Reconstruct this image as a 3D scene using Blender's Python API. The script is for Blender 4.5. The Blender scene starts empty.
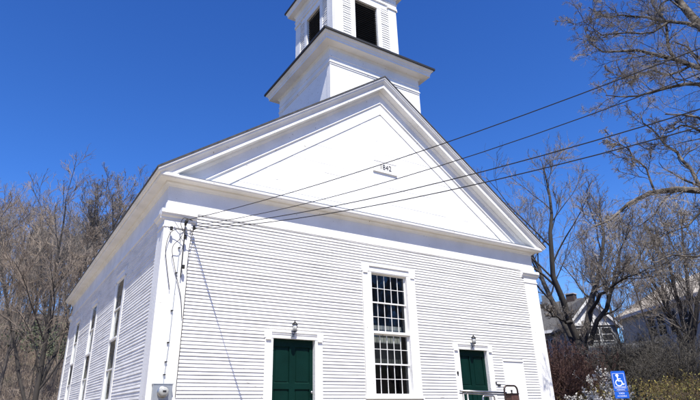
import bpy, math, random
import numpy as np
from mathutils import Vector, Matrix

C = bpy.data.collections.new("scene"); bpy.context.scene.collection.children.link(C)
sc = bpy.context.scene
EYE = 1.6                                   # eye height; z() below turns heights above the eye into heights above ground
CAM = np.array([-7.791, -10.127, EYE])

# ------------------------------------------------------------------ camera, sky, sun, exposure
YAW, PIT, ROL = math.radians(31.788), math.radians(21.827), math.radians(-0.947)
FPX, CX, CY = 531.216, 334.35, 200.0
_f = np.array([math.sin(YAW)*math.cos(PIT), math.cos(YAW)*math.cos(PIT), math.sin(PIT)])
_r = np.array([math.cos(YAW), -math.sin(YAW), 0.0]); _u = np.cross(_r, _f)
CR = math.cos(ROL)*_r + math.sin(ROL)*_u; CU = -math.sin(ROL)*_r + math.cos(ROL)*_u
cam = bpy.data.cameras.new("camera"); camo = bpy.data.objects.new("camera", cam); C.objects.link(camo)
M = Matrix([[CR[i], CU[i], -_f[i], CAM[i]] for i in range(3)] + [[0, 0, 0, 1]])
camo.matrix_world = M
cam.sensor_width = 36; cam.lens = FPX/700*36; cam.shift_x = (350-CX)/700
cam.clip_start = 0.05; cam.clip_end = 3000
sc.camera = camo

SUN_EL, SUN_B = math.radians(58.6), math.radians(19)      # elevation; turned 19 degrees from -Y towards -X
SD = Vector((-math.sin(SUN_B)*math.cos(SUN_EL), -math.cos(SUN_B)*math.cos(SUN_EL), math.sin(SUN_EL)))
w = bpy.data.worlds.new("World"); sc.world = w; w.use_nodes = True
nt = w.node_tree; bg = nt.nodes['Background']
sky = nt.nodes.new('ShaderNodeTexSky'); sky.sky_type = 'NISHITA'; sky.sun_disc = False
sky.sun_elevation = SUN_EL; sky.sun_rotation = math.atan2(SD.x, SD.y)
sky.air_density = 1.0; sky.dust_density = 0.1; sky.ozone_density = 5.0; sky.altitude = 300
bg.inputs['Strength'].default_value = 0.105
tint = nt.nodes.new('ShaderNodeMix'); tint.data_type = 'RGBA'; tint.blend_type = 'MULTIPLY'; tint.inputs[0].default_value = 1; 
wtc = nt.nodes.new('ShaderNodeTexCoord'); wsp = nt.nodes.new('ShaderNodeSeparateXYZ'); wrp = nt.nodes.new('ShaderNodeValToRGB')
nt.links.new(wtc.outputs['Generated'], wsp.inputs[0]); nt.links.new(wsp.outputs['Z'], wrp.inputs[0]); nt.links.new(wrp.outputs[0], tint.inputs[7])
wrp.color_ramp.elements[0].position = 0.0; wrp.color_ramp.elements[0].color = (.62, .80, 1.0, 1)
wrp.color_ramp.elements[1].position = .80; wrp.color_ramp.elements[1].color = (.215, .465, .95, 1)
e_ = wrp.color_ramp.elements.new(.38); e_.color = (.31, .60, 1.05, 1)
nt.links.new(sky.outputs[0], tint.inputs[6]); nt.links.new(tint.outputs[2], bg.inputs['Color'])
sun = bpy.data.lights.new("sun", 'SUN'); sun.energy = 4.6; sun.angle = math.radians(0.53); sun.color = (1, .95, .86)
suno = bpy.data.objects.new("sun", sun); C.objects.link(suno)
suno.rotation_euler = (-SD).to_track_quat('-Z', 'Y').to_euler()
sc.view_settings.view_transform = 'Standard'; sc.view_settings.look = 'None'
sc.view_settings.exposure = 0.90; sc.view_settings.gamma = 1; sc.view_settings.use_curve_mapping = False
sc.cycles.max_bounces = 6; sc.cycles.transparent_max_bounces = 12

# ------------------------------------------------------------------ materials
def mat(name, col, rough=.6, col2=None, scale=3.0, detail=6, lo=.35, hi=.65, bump=0.0, bscale=40, metal=0.0, spec=.4, stretch=None, speck=None, coat=0):
    m = bpy.data.materials.new(name); m.use_nodes = True; t = m.node_tree; b = t.nodes['Principled BSDF']
    b.inputs['Roughness'].default_value = rough; b.inputs['Metallic'].default_value = metal
    b.inputs['Specular IOR Level'].default_value = spec; b.inputs['Coat Weight'].default_value = coat
    col = (*col, 1)
    tc = t.nodes.new('ShaderNodeTexCoord'); src = tc.outputs['Object']
    if stretch:
        mp = t.nodes.new('ShaderNodeMapping'); mp.inputs['Scale'].default_value = stretch
        t.links.new(src, mp.inputs['Vector']); src = mp.outputs[0]
    out = None
    if col2 is not None:
        n = t.nodes.new('ShaderNodeTexNoise'); n.inputs['Scale'].default_value = scale; n.inputs['Detail'].default_value = detail
        t.links.new(src, n.inputs['Vector'])
        r = t.nodes.new('ShaderNodeValToRGB'); r.color_ramp.elements[0].position = lo; r.color_ramp.elements[1].position = hi
        r.color_ramp.elements[0].color = col; r.color_ramp.elements[1].color = (*col2, 1)
        t.links.new(n.outputs['Fac'], r.inputs[0]); out = r.outputs[0]
    else:
        b.inputs['Base Color'].default_value = col
    if speck:   # (colour, scale, threshold, width)
        n = t.nodes.new('ShaderNodeTexNoise'); n.inputs['Scale'].default_value = speck[1]; n.inputs['Detail'].default_value = 3
        t.links.new(src, n.inputs['Vector'])
        mr = t.nodes.new('ShaderNodeMapRange'); mr.inputs[1].default_value = speck[2]; mr.inputs[2].default_value = speck[2]+speck[3]
        t.links.new(n.outputs['Fac'], mr.inputs[0])
        mx = t.nodes.new('ShaderNodeMix'); mx.data_type = 'RGBA'
        t.links.new(mr.outputs[0], mx.inputs[0])
        if out: t.links.new(out, mx.inputs[6])
        else: mx.inputs[6].default_value = col
        mx.inputs[7].default_value = (*speck[0], 1); out = mx.outputs[2]
    if out: t.links.new(out, b.inputs['Base Color'])
    if bump:
        n = t.nodes.new('ShaderNodeTexNoise'); n.inputs['Scale'].default_value = bscale; n.inputs['Detail'].default_value = 4
        t.links.new(src, n.inputs['Vector'])
        bp = t.nodes.new('ShaderNodeBump'); bp.inputs['Strength'].default_value = bump; bp.inputs['Distance'].default_value = .02
        t.links.new(n.outputs['Fac'], bp.inputs['Height']); t.links.new(bp.outputs[0], b.inputs['Normal'])
    return m

MT = {}
MT['white'] = mat('white_paint', (.79, .785, .77), .5, (.68, .675, .655), 1.6, lo=.42, hi=.72, bump=.2, bscale=25, speck=((.34, .32, .28), 14, .70, .04))
MT['clap'] = mat('clapboard_paint', (.74, .735, .72), .6, (.58, .575, .56), 2.6, lo=.42, hi=.75, bump=.3, bscale=30, speck=((.26, .245, .22), 15, .68, .05), stretch=(.5, .5, 2.2))
MT['board'] = mat('flush_board_paint', (.80, .80, .79), .55, (.74, .74, .73), 1.2, lo=.45, hi=.75, bump=.2, bscale=18, speck=((.36, .35, .33), 9, .655, .06), stretch=(.30, 1, 4.5))
MT['green'] = mat('door_green_paint', (.0010, .0150, .0115), .5, (.0015, .019, .0150), 3, bump=.08, bscale=30, spec=.12)
MT['black'] = mat('black_paint', (.009, .009, .010), .6, (.016, .016, .016), 4)
MT['shingle'] = mat('dark_shingle', (.035, .035, .037), .85, (.07, .068, .066), 6, bump=.4, bscale=30)
MT['edge'] = mat('dark_roof_edge', (.016, .016, .018), .6)
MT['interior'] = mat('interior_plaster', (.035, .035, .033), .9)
MT['shade'] = mat('roller_shade_cloth', (.10, .105, .10), .9, (.075, .08, .078), 3)
MT['curtain'] = mat('white_curtain', (.62, .62, .60), .9, (.42, .42, .40), 5, stretch=(6, 6, .3))
MT['metal'] = mat('galvanised_metal', (.42, .45, .48), .42, (.34, .37, .40), 6, metal=.6)
MT['pipe'] = mat('steel_rail', (.45, .45, .46), .32, (.30, .30, .31), 8, metal=.9)
MT['bronze'] = mat('dark_bronze_rail', (.035, .028, .026), .4, (.07, .05, .045), 8, metal=.5)
MT['redbrown'] = mat('red_brown_paint', (.055, .026, .022), .6, (.09, .045, .035), 12)
MT['cable'] = mat('black_cable', (.010, .010, .011), .6)
MT['iron'] = mat('black_iron', (.012, .012, .012), .45, metal=.3)
MT['frost'] = mat('frosted_lamp_glass', (.55, .56, .55), .25)
MT['mglass'] = mat('meter_glass', (.30, .31, .30), .15, (.38, .38, .36), 30)
MT['granite'] = mat('granite', (.30, .29, .28), .8, (.42, .41, .40), 25, bump=.4, bscale=30)
MT['concrete'] = mat('concrete', (.34, .33, .31), .9, (.27, .265, .25), 5, bump=.3)
MT['gravel'] = mat('pale_gravel', (.36, .305, .225), .95, (.27, .23, .17), 60, bump=.5, bscale=90)
MT['asphalt'] = mat('asphalt', (.05, .05, .052), .9, (.065, .064, .062), 30, bump=.4, bscale=80)
MT['bark'] = mat('bark_grey', (.115, .10, .09), .9, (.06, .052, .047), 5, bump=.5, bscale=20, stretch=(1, 1, .3))
MT['barkd'] = mat('bark_dark', (.050, .044, .040), .9, (.028, .025, .023), 5, bump=.5, bscale=20, stretch=(1, 1, .3))
MT['twig'] = mat('twig_grey', (.27, .235, .20), .85, (.14, .12, .105), .7)
MT['twigb'] = mat('twig_brown', (.30, .245, .195), .85, (.15, .118, .095), .5)
MT['twigm'] = mat('maple_twig', (.36, .32, .28), .85, (.17, .15, .13), .9)
MT['limb'] = mat('maple_bark', (.17, .15, .13), .95, (.04, .035, .03), 4.5, lo=.36, hi=.56, bump=1.0, bscale=14, spec=.15)
MT['bud'] = mat('reddish_buds', (.22, .17, .11), .8, (.28, .24, .13), 1.0)
MT['redtwig'] = mat('red_brown_twig', (.085, .040, .035), .8, (.12, .07, .055), 2)
MT['vine'] = mat('vine_twig', (.060, .054, .046), .85, (.11, .10, .085), 1.5)
MT['blossom'] = mat('white_blossom', (.80, .78, .74), .8, (.68, .65, .60), 6)
MT['yellow'] = mat('yellow_green_leaf', (.42, .33, .07), .7, (.16, .17, .045), 2)
MT['dry'] = mat('dry_leaf', (.25, .19, .10), .8, (.14, .095, .05), 3)
MT['everg'] = mat('evergreen_leaf', (.05, .065, .035), .7, (.08, .095, .05), 3)
MT['litter'] = mat('leaf_litter', (.115, .085, .062), .95, (.065, .05, .037), .8, bump=.6, bscale=6, speck=((.045, .055, .025), .35, .55, .15))
MT['hroof'] = mat('house_shingle', (.055, .055, .058), .9, (.085, .083, .08), 8, bump=.3)
MT['troof'] = mat('tan_shingle', (.36, .32, .27), .9, (.45, .41, .35), 5, bump=.3)
MT['hgrey'] = mat('house_grey_siding', (.16, .17, .18), .75, (.20, .21, .22), 5, stretch=(.4, .4, 6))
MT['hblue'] = mat('house_blue_grey', (.50, .50, .49), .75, (.42, .42, .42), 4, stretch=(.4, .4, 6))
MT['hwhite'] = mat('house_white', (.72, .72, .72), .7, (.60, .60, .60), 4, stretch=(.4, .4, 6))
MT['brick'] = mat('chimney_brick', (.065, .045, .04), .9, (.045, .036, .033), 12)
MT['darkwood'] = mat('dark_weathered_wood', (.05, .045, .04), .9, (.09, .08, .07), 5, stretch=(4, 4, .5))
MT['signblue'] = mat('sign_blue', (.008, .085, .47), .35, (.01, .10, .52), 4)
MT['signwhite'] = mat('sign_white', (.75, .80, .85), .4)
MT['pole'] = mat('utility_pole_wood', (.12, .09, .07), .9, (.08, .06, .05), 6, stretch=(6, 6, .4))
MT['stone'] = mat('concrete_retaining_wall', (.22, .215, .20), .9, (.14, .135, .125), 4, bump=.5)
# window glass: mirror-like at the surface, otherwise clear
g = bpy.data.materials.new('window_glass'); g.use_nodes = True; t = g.node_tree; t.nodes.remove(t.nodes['Principled BSDF'])
o_ = t.nodes['Material Output']; mx = t.nodes.new('ShaderNodeMixShader'); tr = t.nodes.new('ShaderNodeBsdfTransparent'); gl = t.nodes.new('ShaderNodeBsdfGlossy')
tr.inputs[0].default_value = (.55, .58, .58, 1); gl.inputs['Roughness'].default_value = .015; gl.inputs[0].default_value = (.9, .95, 1, 1)
def mth(op, *ins):
    n_ = t.nodes.new('ShaderNodeMath'); n_.operation = op
    for i, v in enumerate(ins):
        if isinstance(v, (int, float)): n_.inputs[i].default_value = v
        else: t.links.new(v, n_.inputs[i])
    return n_.outputs[0]
ge = t.nodes.new('ShaderNodeNewGeometry'); vd = t.nodes.new('ShaderNodeVectorMath'); vd.operation = 'DOT_PRODUCT'
t.links.new(ge.outputs['Normal'], vd.inputs[0]); t.links.new(ge.outputs['Incoming'], vd.inputs[1])
schl = mth('MULTIPLY_ADD', mth('POWER', mth('SUBTRACT', 1.0, mth('ABSOLUTE', vd.outputs['Value'])), 5.0), .9, .065)
nz = t.nodes.new('ShaderNodeTexNoise'); nz.inputs['Scale'].default_value = 2.5; tcg = t.nodes.new('ShaderNodeTexCoord'); t.links.new(tcg.outputs['Object'], nz.inputs['Vector'])
bpn = t.nodes.new('ShaderNodeBump'); bpn.inputs['Strength'].default_value = .25; bpn.inputs['Distance'].default_value = .01; t.links.new(nz.outputs['Fac'], bpn.inputs['Height']); t.links.new(bpn.outputs[0], gl.inputs['Normal'])
ml = t.nodes.new('ShaderNodeMath'); ml.operation = 'MULTIPLY_ADD'; ml.inputs[1].default_value = 1.0; ml.inputs[2].default_value = .01
t.links.new(schl, ml.inputs[0]); t.links.new(ml.outputs[0], mx.inputs[0]); t.links.new(tr.outputs[0], mx.inputs[1]); t.links.new(gl.outputs[0], mx.inputs[2]); t.links.new(mx.outputs[0], o_.inputs[0])
MT['glass'] = g

# ------------------------------------------------------------------ helpers
def tag(o, label=None, cat=None, group=None, kind=None):
    if label: o['label'] = label
    if cat: o['category'] = cat
    if group: o['group'] = group
    if kind: o['kind'] = kind
    return o
def empty(name, loc=(0, 0, 0), rz=0):
    o = bpy.data.objects.new(name, None); C.objects.link(o); o.location = loc; o.rotation_euler = (0, 0, rz); o.empty_display_size = .3
    return o
FRONT = lambda u, n, z: (u, -n, z)
SIDE = lambda u, n, z: (-5.43-n, u, z)
RIGHT = lambda u, n, z: (5.43+n, u, z)
BACK = lambda u, n, z: (u, 14.42+n, z)
IDM = lambda x, y, z: (x, y, z)
class MB:
    def __init__(s, f=IDM): s.v = []; s.f = []; s.m = f
    def box(s, a0, a1, b0, b1, c0, c1):
        k = len(s.v)
        for a in (a0, a1):
            for b in (b0, b1):
                for c in (c0, c1): s.v.append(s.m(a, b, c))
        for q in ((0,1,3,2),(4,6,7,5),(0,4,5,1),(2,3,7,6),(0,2,6,4),(1,5,7,3)): s.f.append([k+i for i in q])
        return s
    def poly(s, pts, thick=None):
        k = len(s.v); s.v += [s.m(*p) for p in pts]; s.f.append(list(range(k, k+len(pts)))); return s
    def prism(s, pts2, axis, a0, a1):          # extrude a 2D polygon along one axis (0,1,2)
        n = len(pts2); k = len(s.v)
        for a in (a0, a1):
            for p, q in pts2:
                c = [p, q]; c.insert(axis, a); s.v.append(s.m(*c))
        s.f.append([k+i for i in range(n)]); s.f.append([k+n+i for i in reversed(range(n))])
        for i in range(n): s.f.append([k+i, k+(i+1) % n, k+n+(i+1) % n, k+n+i])
        return s
    def tube(s, pts, r, n=8, cap=True):
        pts = [Vector(s.m(*p)) for p in pts]; rr = r if isinstance(r, (list, tuple)) else [r]*len(pts)
        rings = []
        for i, p in enumerate(pts):
            d = (pts[min(i+1, len(pts)-1)]-pts[max(i-1, 0)]).normalized()
            a = d.orthogonal().normalized() if i == 0 else (a - d*a.dot(d)).normalized()
            b = d.cross(a); k = len(s.v)
            for j in range(n):
                an = 2*math.pi*j/n; s.v.append(tuple(p+(a*math.cos(an)+b*math.sin(an))*rr[i]))
            rings.append(k)
        for i in range(len(rings)-1):
            for j in range(n): s.f.append([rings[i]+j, rings[i]+(j+1) % n, rings[i+1]+(j+1) % n, rings[i+1]+j])
        if cap: s.f.append([rings[0]+j for j in reversed(range(n))]); s.f.append([rings[-1]+j for j in range(n)])
        return s
    def lathe(s, c, prof, n=20):               # prof: (r, z) about the vertical through c
        k0 = len(s.v)
        for r, z in prof:
            for j in range(n):
                an = 2*math.pi*j/n; s.v.append(s.m(c[0]+r*math.cos(an), c[1]+r*math.sin(an), c[2]+z))
        for i in range(len(prof)-1):
            for j in range(n): s.f.append([k0+i*n+j, k0+i*n+(j+1) % n, k0+(i+1)*n+(j+1) % n, k0+(i+1)*n+j])
        return s
    def ring(s, hw, c, prof):                  # square moulding round centre c=(x,y): prof (n, z)
        k0 = len(s.v)
        for n, z in prof:
            for a, b in ((-1,-1),(1,-1),(1,1),(-1,1)): s.v.append((c[0]+a*(hw+n), c[1]+b*(hw+n), z))
        for i in range(len(prof)-1):
            for j in range(4): s.f.append([k0+i*4+j, k0+i*4+(j+1) % 4, k0+(i+1)*4+(j+1) % 4, k0+(i+1)*4+j])
        return s
    def build(s, name, m, parent=None, smooth=False):
        me = bpy.data.meshes.new(name); me.from_pydata(s.v, [], s.f); me.materials.append(MT[m] if isinstance(m, str) else m)
        if smooth: me.polygons.foreach_set('use_smooth', [True]*len(me.polygons))
        me.validate(); o = bpy.data.objects.new(name, me); C.objects.link(o)
        if parent is not None: o.parent = parent
        return o
def z(h): return h+EYE
def at(px, py, d):                             # the point seen at a photo pixel, d metres away horizontally
    v = _f + CR*(px-CX)/FPX - CU*(py-CY)/FPX
    return CAM + v*d/math.hypot(v[0], v[1])
def copy_tree(o, parent=None):
    c = o.copy(); C.objects.link(c); c.parent = parent
    for ch in list(o.children): copy_tree(ch, c)
    return c

# ------------------------------------------------------------------ ground
def sm(t): t = np.clip(t, 0, 1); return t*t*(3-2*t)
def hgt(x, y):
    x = np.asarray(x, float); y = np.asarray(y, float)
    hill = 17*sm((y-17)/75)*sm((24-x)/26)
    x_ = x; right = 2.1*sm((x-5)/9)*sm((y+12)/9)
    south = 15*sm((-y-42)/30)  # unseen hill behind the camera, added to darken the window reflections
    far = south+10*sm((np.hypot(x, y)-90)/300)
    wob = .25*np.sin(x*.31+1)*np.sin(y*.27)*sm((np.hypot(x-0, y-5)-16)/12)
    return np.maximum(hill, right)+far+wob-.02*0
def axis_pts():
    a = np.concatenate([-np.geomspace(60, 1200, 22)[::-1], np.linspace(-58, 98, 118), np.geomspace(100, 1200, 22)]); return a
ax = axis_pts(); X, Y = np.meshgrid(ax, ax); Z = hgt(X, Y); n = len(ax)
gm = MB(); gm.v = list(map(tuple, np.stack([X, Y, Z], -1).reshape(-1, 3)))
gm.f = [[j*n+i, j*n+i+1, (j+1)*n+i+1, (j+1)*n+i] for j in range(n-1) for i in range(n-1)]
tag(gm.build('ground', 'litter', smooth=True), kind='structure')
MB().poly([(-60, -38, .012), (60, -38, .012), (60, -30.5, .012), (-60, -30.5, .012)]).build('road', 'asphalt')['kind'] = 'structure'
MB().poly([(-34, -30, .008), (5.2, -30, .008), (5.2, -1.9, .008), (-5.7, -1.9, .008), (-5.7, 16.5, .008), (-34, 16.5, .008)]).build('bounce_gravel', 'gravel')['kind'] = 'structure'  # unseen pale gravel, added to bounce warm light onto walls and soffits

# ------------------------------------------------------------------ church
HW, L = 5.43, 14.42
church = tag(empty('church'), 'white clapboard church with pediment, square belfry and green doors', 'church')
rnd = random.Random(5)
def split(u0, u1, z0, z1, ops):                # pieces of [u0,u1] at height z0..z1 outside the openings
    segs = [(u0, u1)]
    for a, b, c, d in ops:
        if c < z1-.002 and d > z0+.002:
            ns = []
            for s0, s1 in segs:
                if b <= s0 or a >= s1: ns.append((s0, s1)); continue
                if a > s0: ns.append((s0, a))
                if b < s1: ns.append((b, s1))
            segs = ns
    return segs
def clapboards(mb, u0, u1, z0, z1, ops, e=.067, lip=.023, joint=True):
    i = 0; zz = z0
    while zz < z1-.01:
        zt = min(zz+e, z1)
        for s0, s1 in split(u0, u1, zz+.01, zt-.01, ops):
            cuts = [s0]
            while joint and s1-cuts[-1] > 4: cuts.append(cuts[-1]+rnd.uniform(1.2, 3.6))
            cuts.append(s1)
            for a, b in zip(cuts[:-1], cuts[1:]):
                m_ = max(1, int((b-a)/.8)); us = [a+(b-a)*k/m_ for k in range(m_+1)]
                l0 = lip+rnd.uniform(-.002, .0035); dz = rnd.uniform(-.0025, .0025)
                if rnd.random() < .03: l0 += .006
                ls = [l0+rnd.uniform(-.0015, .0015) for _ in us]; ds = [dz+rnd.uniform(-.0012, .0012) for _ in us]
                k = len(mb.v)
                for u, l_, d_ in zip(us, ls, ds):
                    mb.v += [mb.m(u, l_, zz+d_), mb.m(u, .0015, zt+.004), mb.m(u, 0, zz+d_)]
                for j in range(m_):
                    p = k+3*j; mb.f += [[p, p+3, p+4, p+1], [p, p+2, p+5, p+3]]
        zz += e; i += 1
def backing(mb, u0, u1, z0, z1, ops, t=.14):
    cols = sorted({u0, u1, *[a for a, b, c, d in ops], *[b for a, b, c, d in ops]})
    for a, b in zip(cols[:-1], cols[1:]):
        zs = z0
        for o in sorted([o for o in ops if o[0] < b-1e-4 and o[1] > a+1e-4], key=lambda o: o[2]):
            if o[2] > zs: mb.box(a, b, -t, -.001, zs, o[2])
            zs = o[3]
        if zs < z1: mb.box(a, b, -t, -.001, zs, z1)
ZB, ZS = .62, z(3.80)
DX, DT, DB = 2.56, z(1.44), .92
WT, WB = z(3.12), z(.33)
fops = [(-.55, .55, WB, WT), (-DX-.5, -DX+.5, DB, DT), (DX-.5, DX+.5, DB, DT)]
sops = [(a, a+.92, WB, z(3.24)) for a in (3.56, 7.52, 11.24)]
mb = MB(FRONT); backing(mb, -HW, HW, ZB, z(4.5), fops); mb.build('front_wall', 'clap', church)
mb = MB(FRONT); clapboards(mb, -4.93, 4.93, ZB, ZS, [(-.80, .80, WB-.06, WT+.22), (-DX-.67, -DX+.67, 0, DT+.17), (DX-.67, DX+.67, 0, DT+.17), (3.60, 4.38, z(-.35), z(1.25))])
mb.build('front_clapboards', 'clap', church)
mb = MB(SIDE); backing(mb, .14, L, ZB, z(4.45), sops); mb.build('side_wall', 'clap', church)
mb = MB(SIDE); clapboards(mb, .45, L-.45, ZB, z(3.88), [(a-.22, b+.22, c-.06, d+.2) for a, b, c, d in sops], lip=.0115)
mb.build('side_clapboards', 'clap', church)
mb = MB(RIGHT); backing(mb, .14, L, ZB, z(4.45), []); mb.build('side_wall', 'clap', church)
mb = MB(RIGHT); clapboards(mb, .45, L-.45, ZB, z(3.88), []); mb.build('side_clapboards', 'clap', church)
mb = MB(BACK); mb.box(-HW, HW, 0, .14, ZB, z(4.45)); mb.build('rear_wall', 'clap', church)
MB().box(-HW+.03, HW-.03, .03, L+.1, -.4, ZB).build('foundation', 'granite', church)
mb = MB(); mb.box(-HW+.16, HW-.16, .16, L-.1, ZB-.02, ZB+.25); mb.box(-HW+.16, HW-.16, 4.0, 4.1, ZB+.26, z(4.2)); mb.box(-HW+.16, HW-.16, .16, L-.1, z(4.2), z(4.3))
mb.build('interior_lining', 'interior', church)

# corner pilasters, capitals
def pilaster(m, u0, u1, capu0, capu1):
    b = MB(m); b.box(u0, u1, 0, .032, ZB, z(3.60)); p = b.build('pilaster', 'white', church)
    b = MB(m); b.box(u0-.02, u1+.02, .0, .05, ZB-.02, ZB+.24); b.build('pilaster_base', 'white', p)
    b = MB(m); prof = [(0, z(3.60)), (.045, z(3.60)), (.05, z(3.635)), (.085, z(3.665)), (.10, z(3.70)), (.115, z(3.71)), (.115, z(3.785)), (0, z(3.80))]
    b.prism(prof, 0, capu0, capu1); b.build('pilaster_cap', 'white', p)
    b = MB(m); b.box(u0-.015, u1+.015, .033, .048, z(3.44), z(3.47)); b.build('neck_moulding', 'white', p)
pilaster(FRONT, -HW-.032, -4.93, -HW-.115, -4.84); pilaster(FRONT, 4.93, HW+.032, 4.84, HW+.115)
pilaster(SIDE, 0.001, .45, .001, .54); pilaster(SIDE, L-.45, L, L-.54, L)
pilaster(RIGHT, 0.001, .45, .001, .54)
# thin edge boards that make the joint lines on the corner
MB(FRONT).box(-5.41, -5.385, .033, .040, ZB+.3, z(3.43)).build('corner_bead', 'white', church)

# entablature: frieze, architrave, cornices (profile points are (outward, height))
ZA = z(8.626); SL = .712
def zl(x): return ZA-SL*abs(x)
def run(mb, prof, a0f, a1f):                   # straight run, ends given per profile point
    k = len(mb.v); n_ = len(prof)
    for n0, zz in prof: mb.v.append(mb.m(a0f(n0), n0, zz)); mb.v.append(mb.m(a1f(n0), n0, zz))
    for i in range(n_-1): mb.f.append([k+2*i, k+2*i+1, k+2*i+3, k+2*i+2])
fr_prof = [(0.004, z(4.36)), (.004, z(3.955)), (.018, z(3.95)), (.026, z(3.925)), (.026, z(3.80)), (0, z(3.80))]
mb = MB(FRONT); run(mb, fr_prof, lambda n: -HW-n, lambda n: HW+n); mb.build('frieze', 'white', church)
for mp in (SIDE, RIGHT):
    mb = MB(mp); run(mb, [(n, zz) for n, zz in fr_prof], lambda n: -n, lambda n: L); mb.build('frieze', 'white', church)
hz = [(0, z(4.55)), (.255, z(4.495)), (.262, z(4.48)), (.255, z(4.43)), (.235, z(4.405)), (.075, z(4.40)), (.07, z(4.37)), (.035, z(4.34)), (.02, z(4.315)), (0.003, z(4.31))]
mb = MB(FRONT); run(mb, hz, lambda n: -HW-n, lambda n: HW+n); mb.build('horizontal_cornice', 'white', church)
run_flash = [(0, z(4.556)), (.258, z(4.50)), (.268, z(4.496)), (.268, z(4.488)), (.25, z(4.486))]
mb = MB(FRONT); run(mb, run_flash, lambda n: -HW+.1, lambda n: HW-.1); mb.build('cornice_flashing', 'metal', church)
rk = [(.325, .0), (.325, -.035), (.305, -.05), (.300, -.085), (.262, -.125), (.235, -.175), (.228, -.19), (.228, -.285), (.20, -.30), (.065, -.305), (.06, -.345), (.03, -.385), (.012, -.40)]
mb = MB(FRONT)
for sgn in (-1, 1):
    k = len(mb.v)
    for n0, dz in rk:
        xe = min(HW+n0, (ZA+dz-z(4.45))/SL)
        mb.v.append(mb.m(0, n0, ZA+dz)); mb.v.append(mb.m(sgn*xe, n0, zl(xe)+dz))
    for i in range(len(rk)-1): mb.f.append([k+2*i, k+2*i+1, k+2*i+3, k+2*i+2])
mb.build('raking_cornice', 'white', church)
for mp in (SIDE, RIGHT):
    ev = [(n0, zl(HW+n0)+dz) for n0, dz in rk[:5]]+[(.262, z(4.48)), (.255, z(4.43)), (.235, z(4.405)), (.075, z(4.40)), (.07, z(4.37)), (.035, z(4.34)), (.02, z(4.315)), (.003, z(4.31))]
    mb = MB(mp); run(mb, ev, lambda n: -n, lambda n: L+.3); mb.build('eave_cornice', 'white', church)
# pediment: raking frieze, moulding, band, then recessed flush boards
def rake_strip(name, prof, m, step=False):
    mb = MB(FRONT)
    for sgn in (-1, 1):
        k = len(mb.v)
        for n0, dz in prof:
            xe = (ZA+dz-z(4.50))/SL
            mb.v.append(mb.m(0, n0, ZA+dz)); mb.v.append(mb.m(sgn*xe, n0, zl(xe)+dz))
        for i in range(len(prof)-1): mb.f.append([k+2*i, k+2*i+1, k+2*i+3, k+2*i+2])
    return mb.build(name, m, church)
rake_strip('raking_frieze', [(.012, -.38), (.012, -.655)], 'white')
rake_strip('raking_moulding', [(.012, -.655), (.03, -.66), (.048, -.672), (.048, -.69), (.030, -.712), (.014, -.718)], 'white')
# white band that ends level with the foot of the inner triangle
mb = MB(FRONT); zi = z(4.98); xi = (ZA-1.03-zi)/SL; xo = (ZA-.715-z(4.5))/SL
for sgn in (-1, 1):
    mb.poly([(0, .018, ZA-.715), (sgn*xo, .018, z(4.5)), (sgn*(ZA-1.03-z(4.5))/SL, .018, z(4.5)), (sgn*xi, .018, zi), (0, .018, ZA-1.03)])
    mb.poly([(sgn*xi, .018, zi), (sgn*xi, -.004, zi), (0, -.004, ZA-1.03), (0, .018, ZA-1.03)])
mb.build('raking_band', 'white', church)
mb = MB(FRONT)
zz = z(4.50); r2 = random.Random(3)
while zz < ZA-1.0:
    zt = min(zz+.235, ZA-1.0); x0 = (ZA-1.0-zz)/SL+.02; x1 = (ZA-1.0-zt)/SL+.02
    n_ = .001+r2.uniform(0, .002)
    if x1 > .05:
        us = [-1.0]
        while us[-1] < 1: us.append(min(1.0, us[-1]+r2.uniform(1.2, 4.5)/x0))
        for ua, ub in zip(us[:-1], us[1:]):
            na, nb = r2.uniform(-.001, .0045), r2.uniform(-.001, .0045); g_ = r2.choice((.001, .001, .002, .004))
            mb.poly([(ua*x0+.001, na, zz+g_), (ub*x0-.001, nb, zz+g_), (ub*x1-.001, r2.uniform(-.001, .002), zt-.001), (ua*x1+.001, r2.uniform(-.001, .002), zt-.001)])
    zz = zt
mb.build('pediment_boards', 'board', church)
MB(FRONT).poly([(-5.3, -.006, z(4.5)), (5.3, -.006, z(4.5)), (0, -.006, ZA-.35)]).build('pediment_backing', 'clap', church)
# date plaque
pl = MB(FRONT).box(-.31, .45, .0, .03, z(5.84), z(6.13)).build('date_plaque', 'white', church)
MB(FRONT).box(-.32, .46, .0, .041, z(5.829), z(5.845)).build('plaque_sill', 'white', pl)
MB(FRONT).box(-.30, .44, .0, .038, z(6.13), z(6.14)).build('plaque_cap', 'white', pl)
def text(body, size, mapf, name, m, parent, depth=.004, sx=1.0):
    cu = bpy.data.curves.new(name, 'FONT'); cu.body = body; cu.size = size; cu.align_x = 'CENTER'; cu.align_y = 'CENTER'; cu.resolution_u = 3; cu.extrude = depth; cu.offset = -.003 if body == '1842' else 0
    o = bpy.data.objects.new(name, cu); C.objects.link(o)
    dg = bpy.context.evaluated_depsgraph_get(); me = bpy.data.meshes.new_from_object(o.evaluated_get(dg))
    bpy.data.objects.remove(o); bpy.data.curves.remove(cu)
    for v in me.vertices: v.co = mapf(v.co.x*sx, v.co.y, v.co.z)
    me.materials.clear(); me.materials.append(MT[m]); o = bpy.data.objects.new(name, me); C.objects.link(o)
    if parent is not None: o.parent = parent
    return o
text('1842', .21, lambda x, y, d: (.07+x, -.036-d, z(5.985)+y), 'date_numerals', 'iron', pl, sx=.95)

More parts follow.
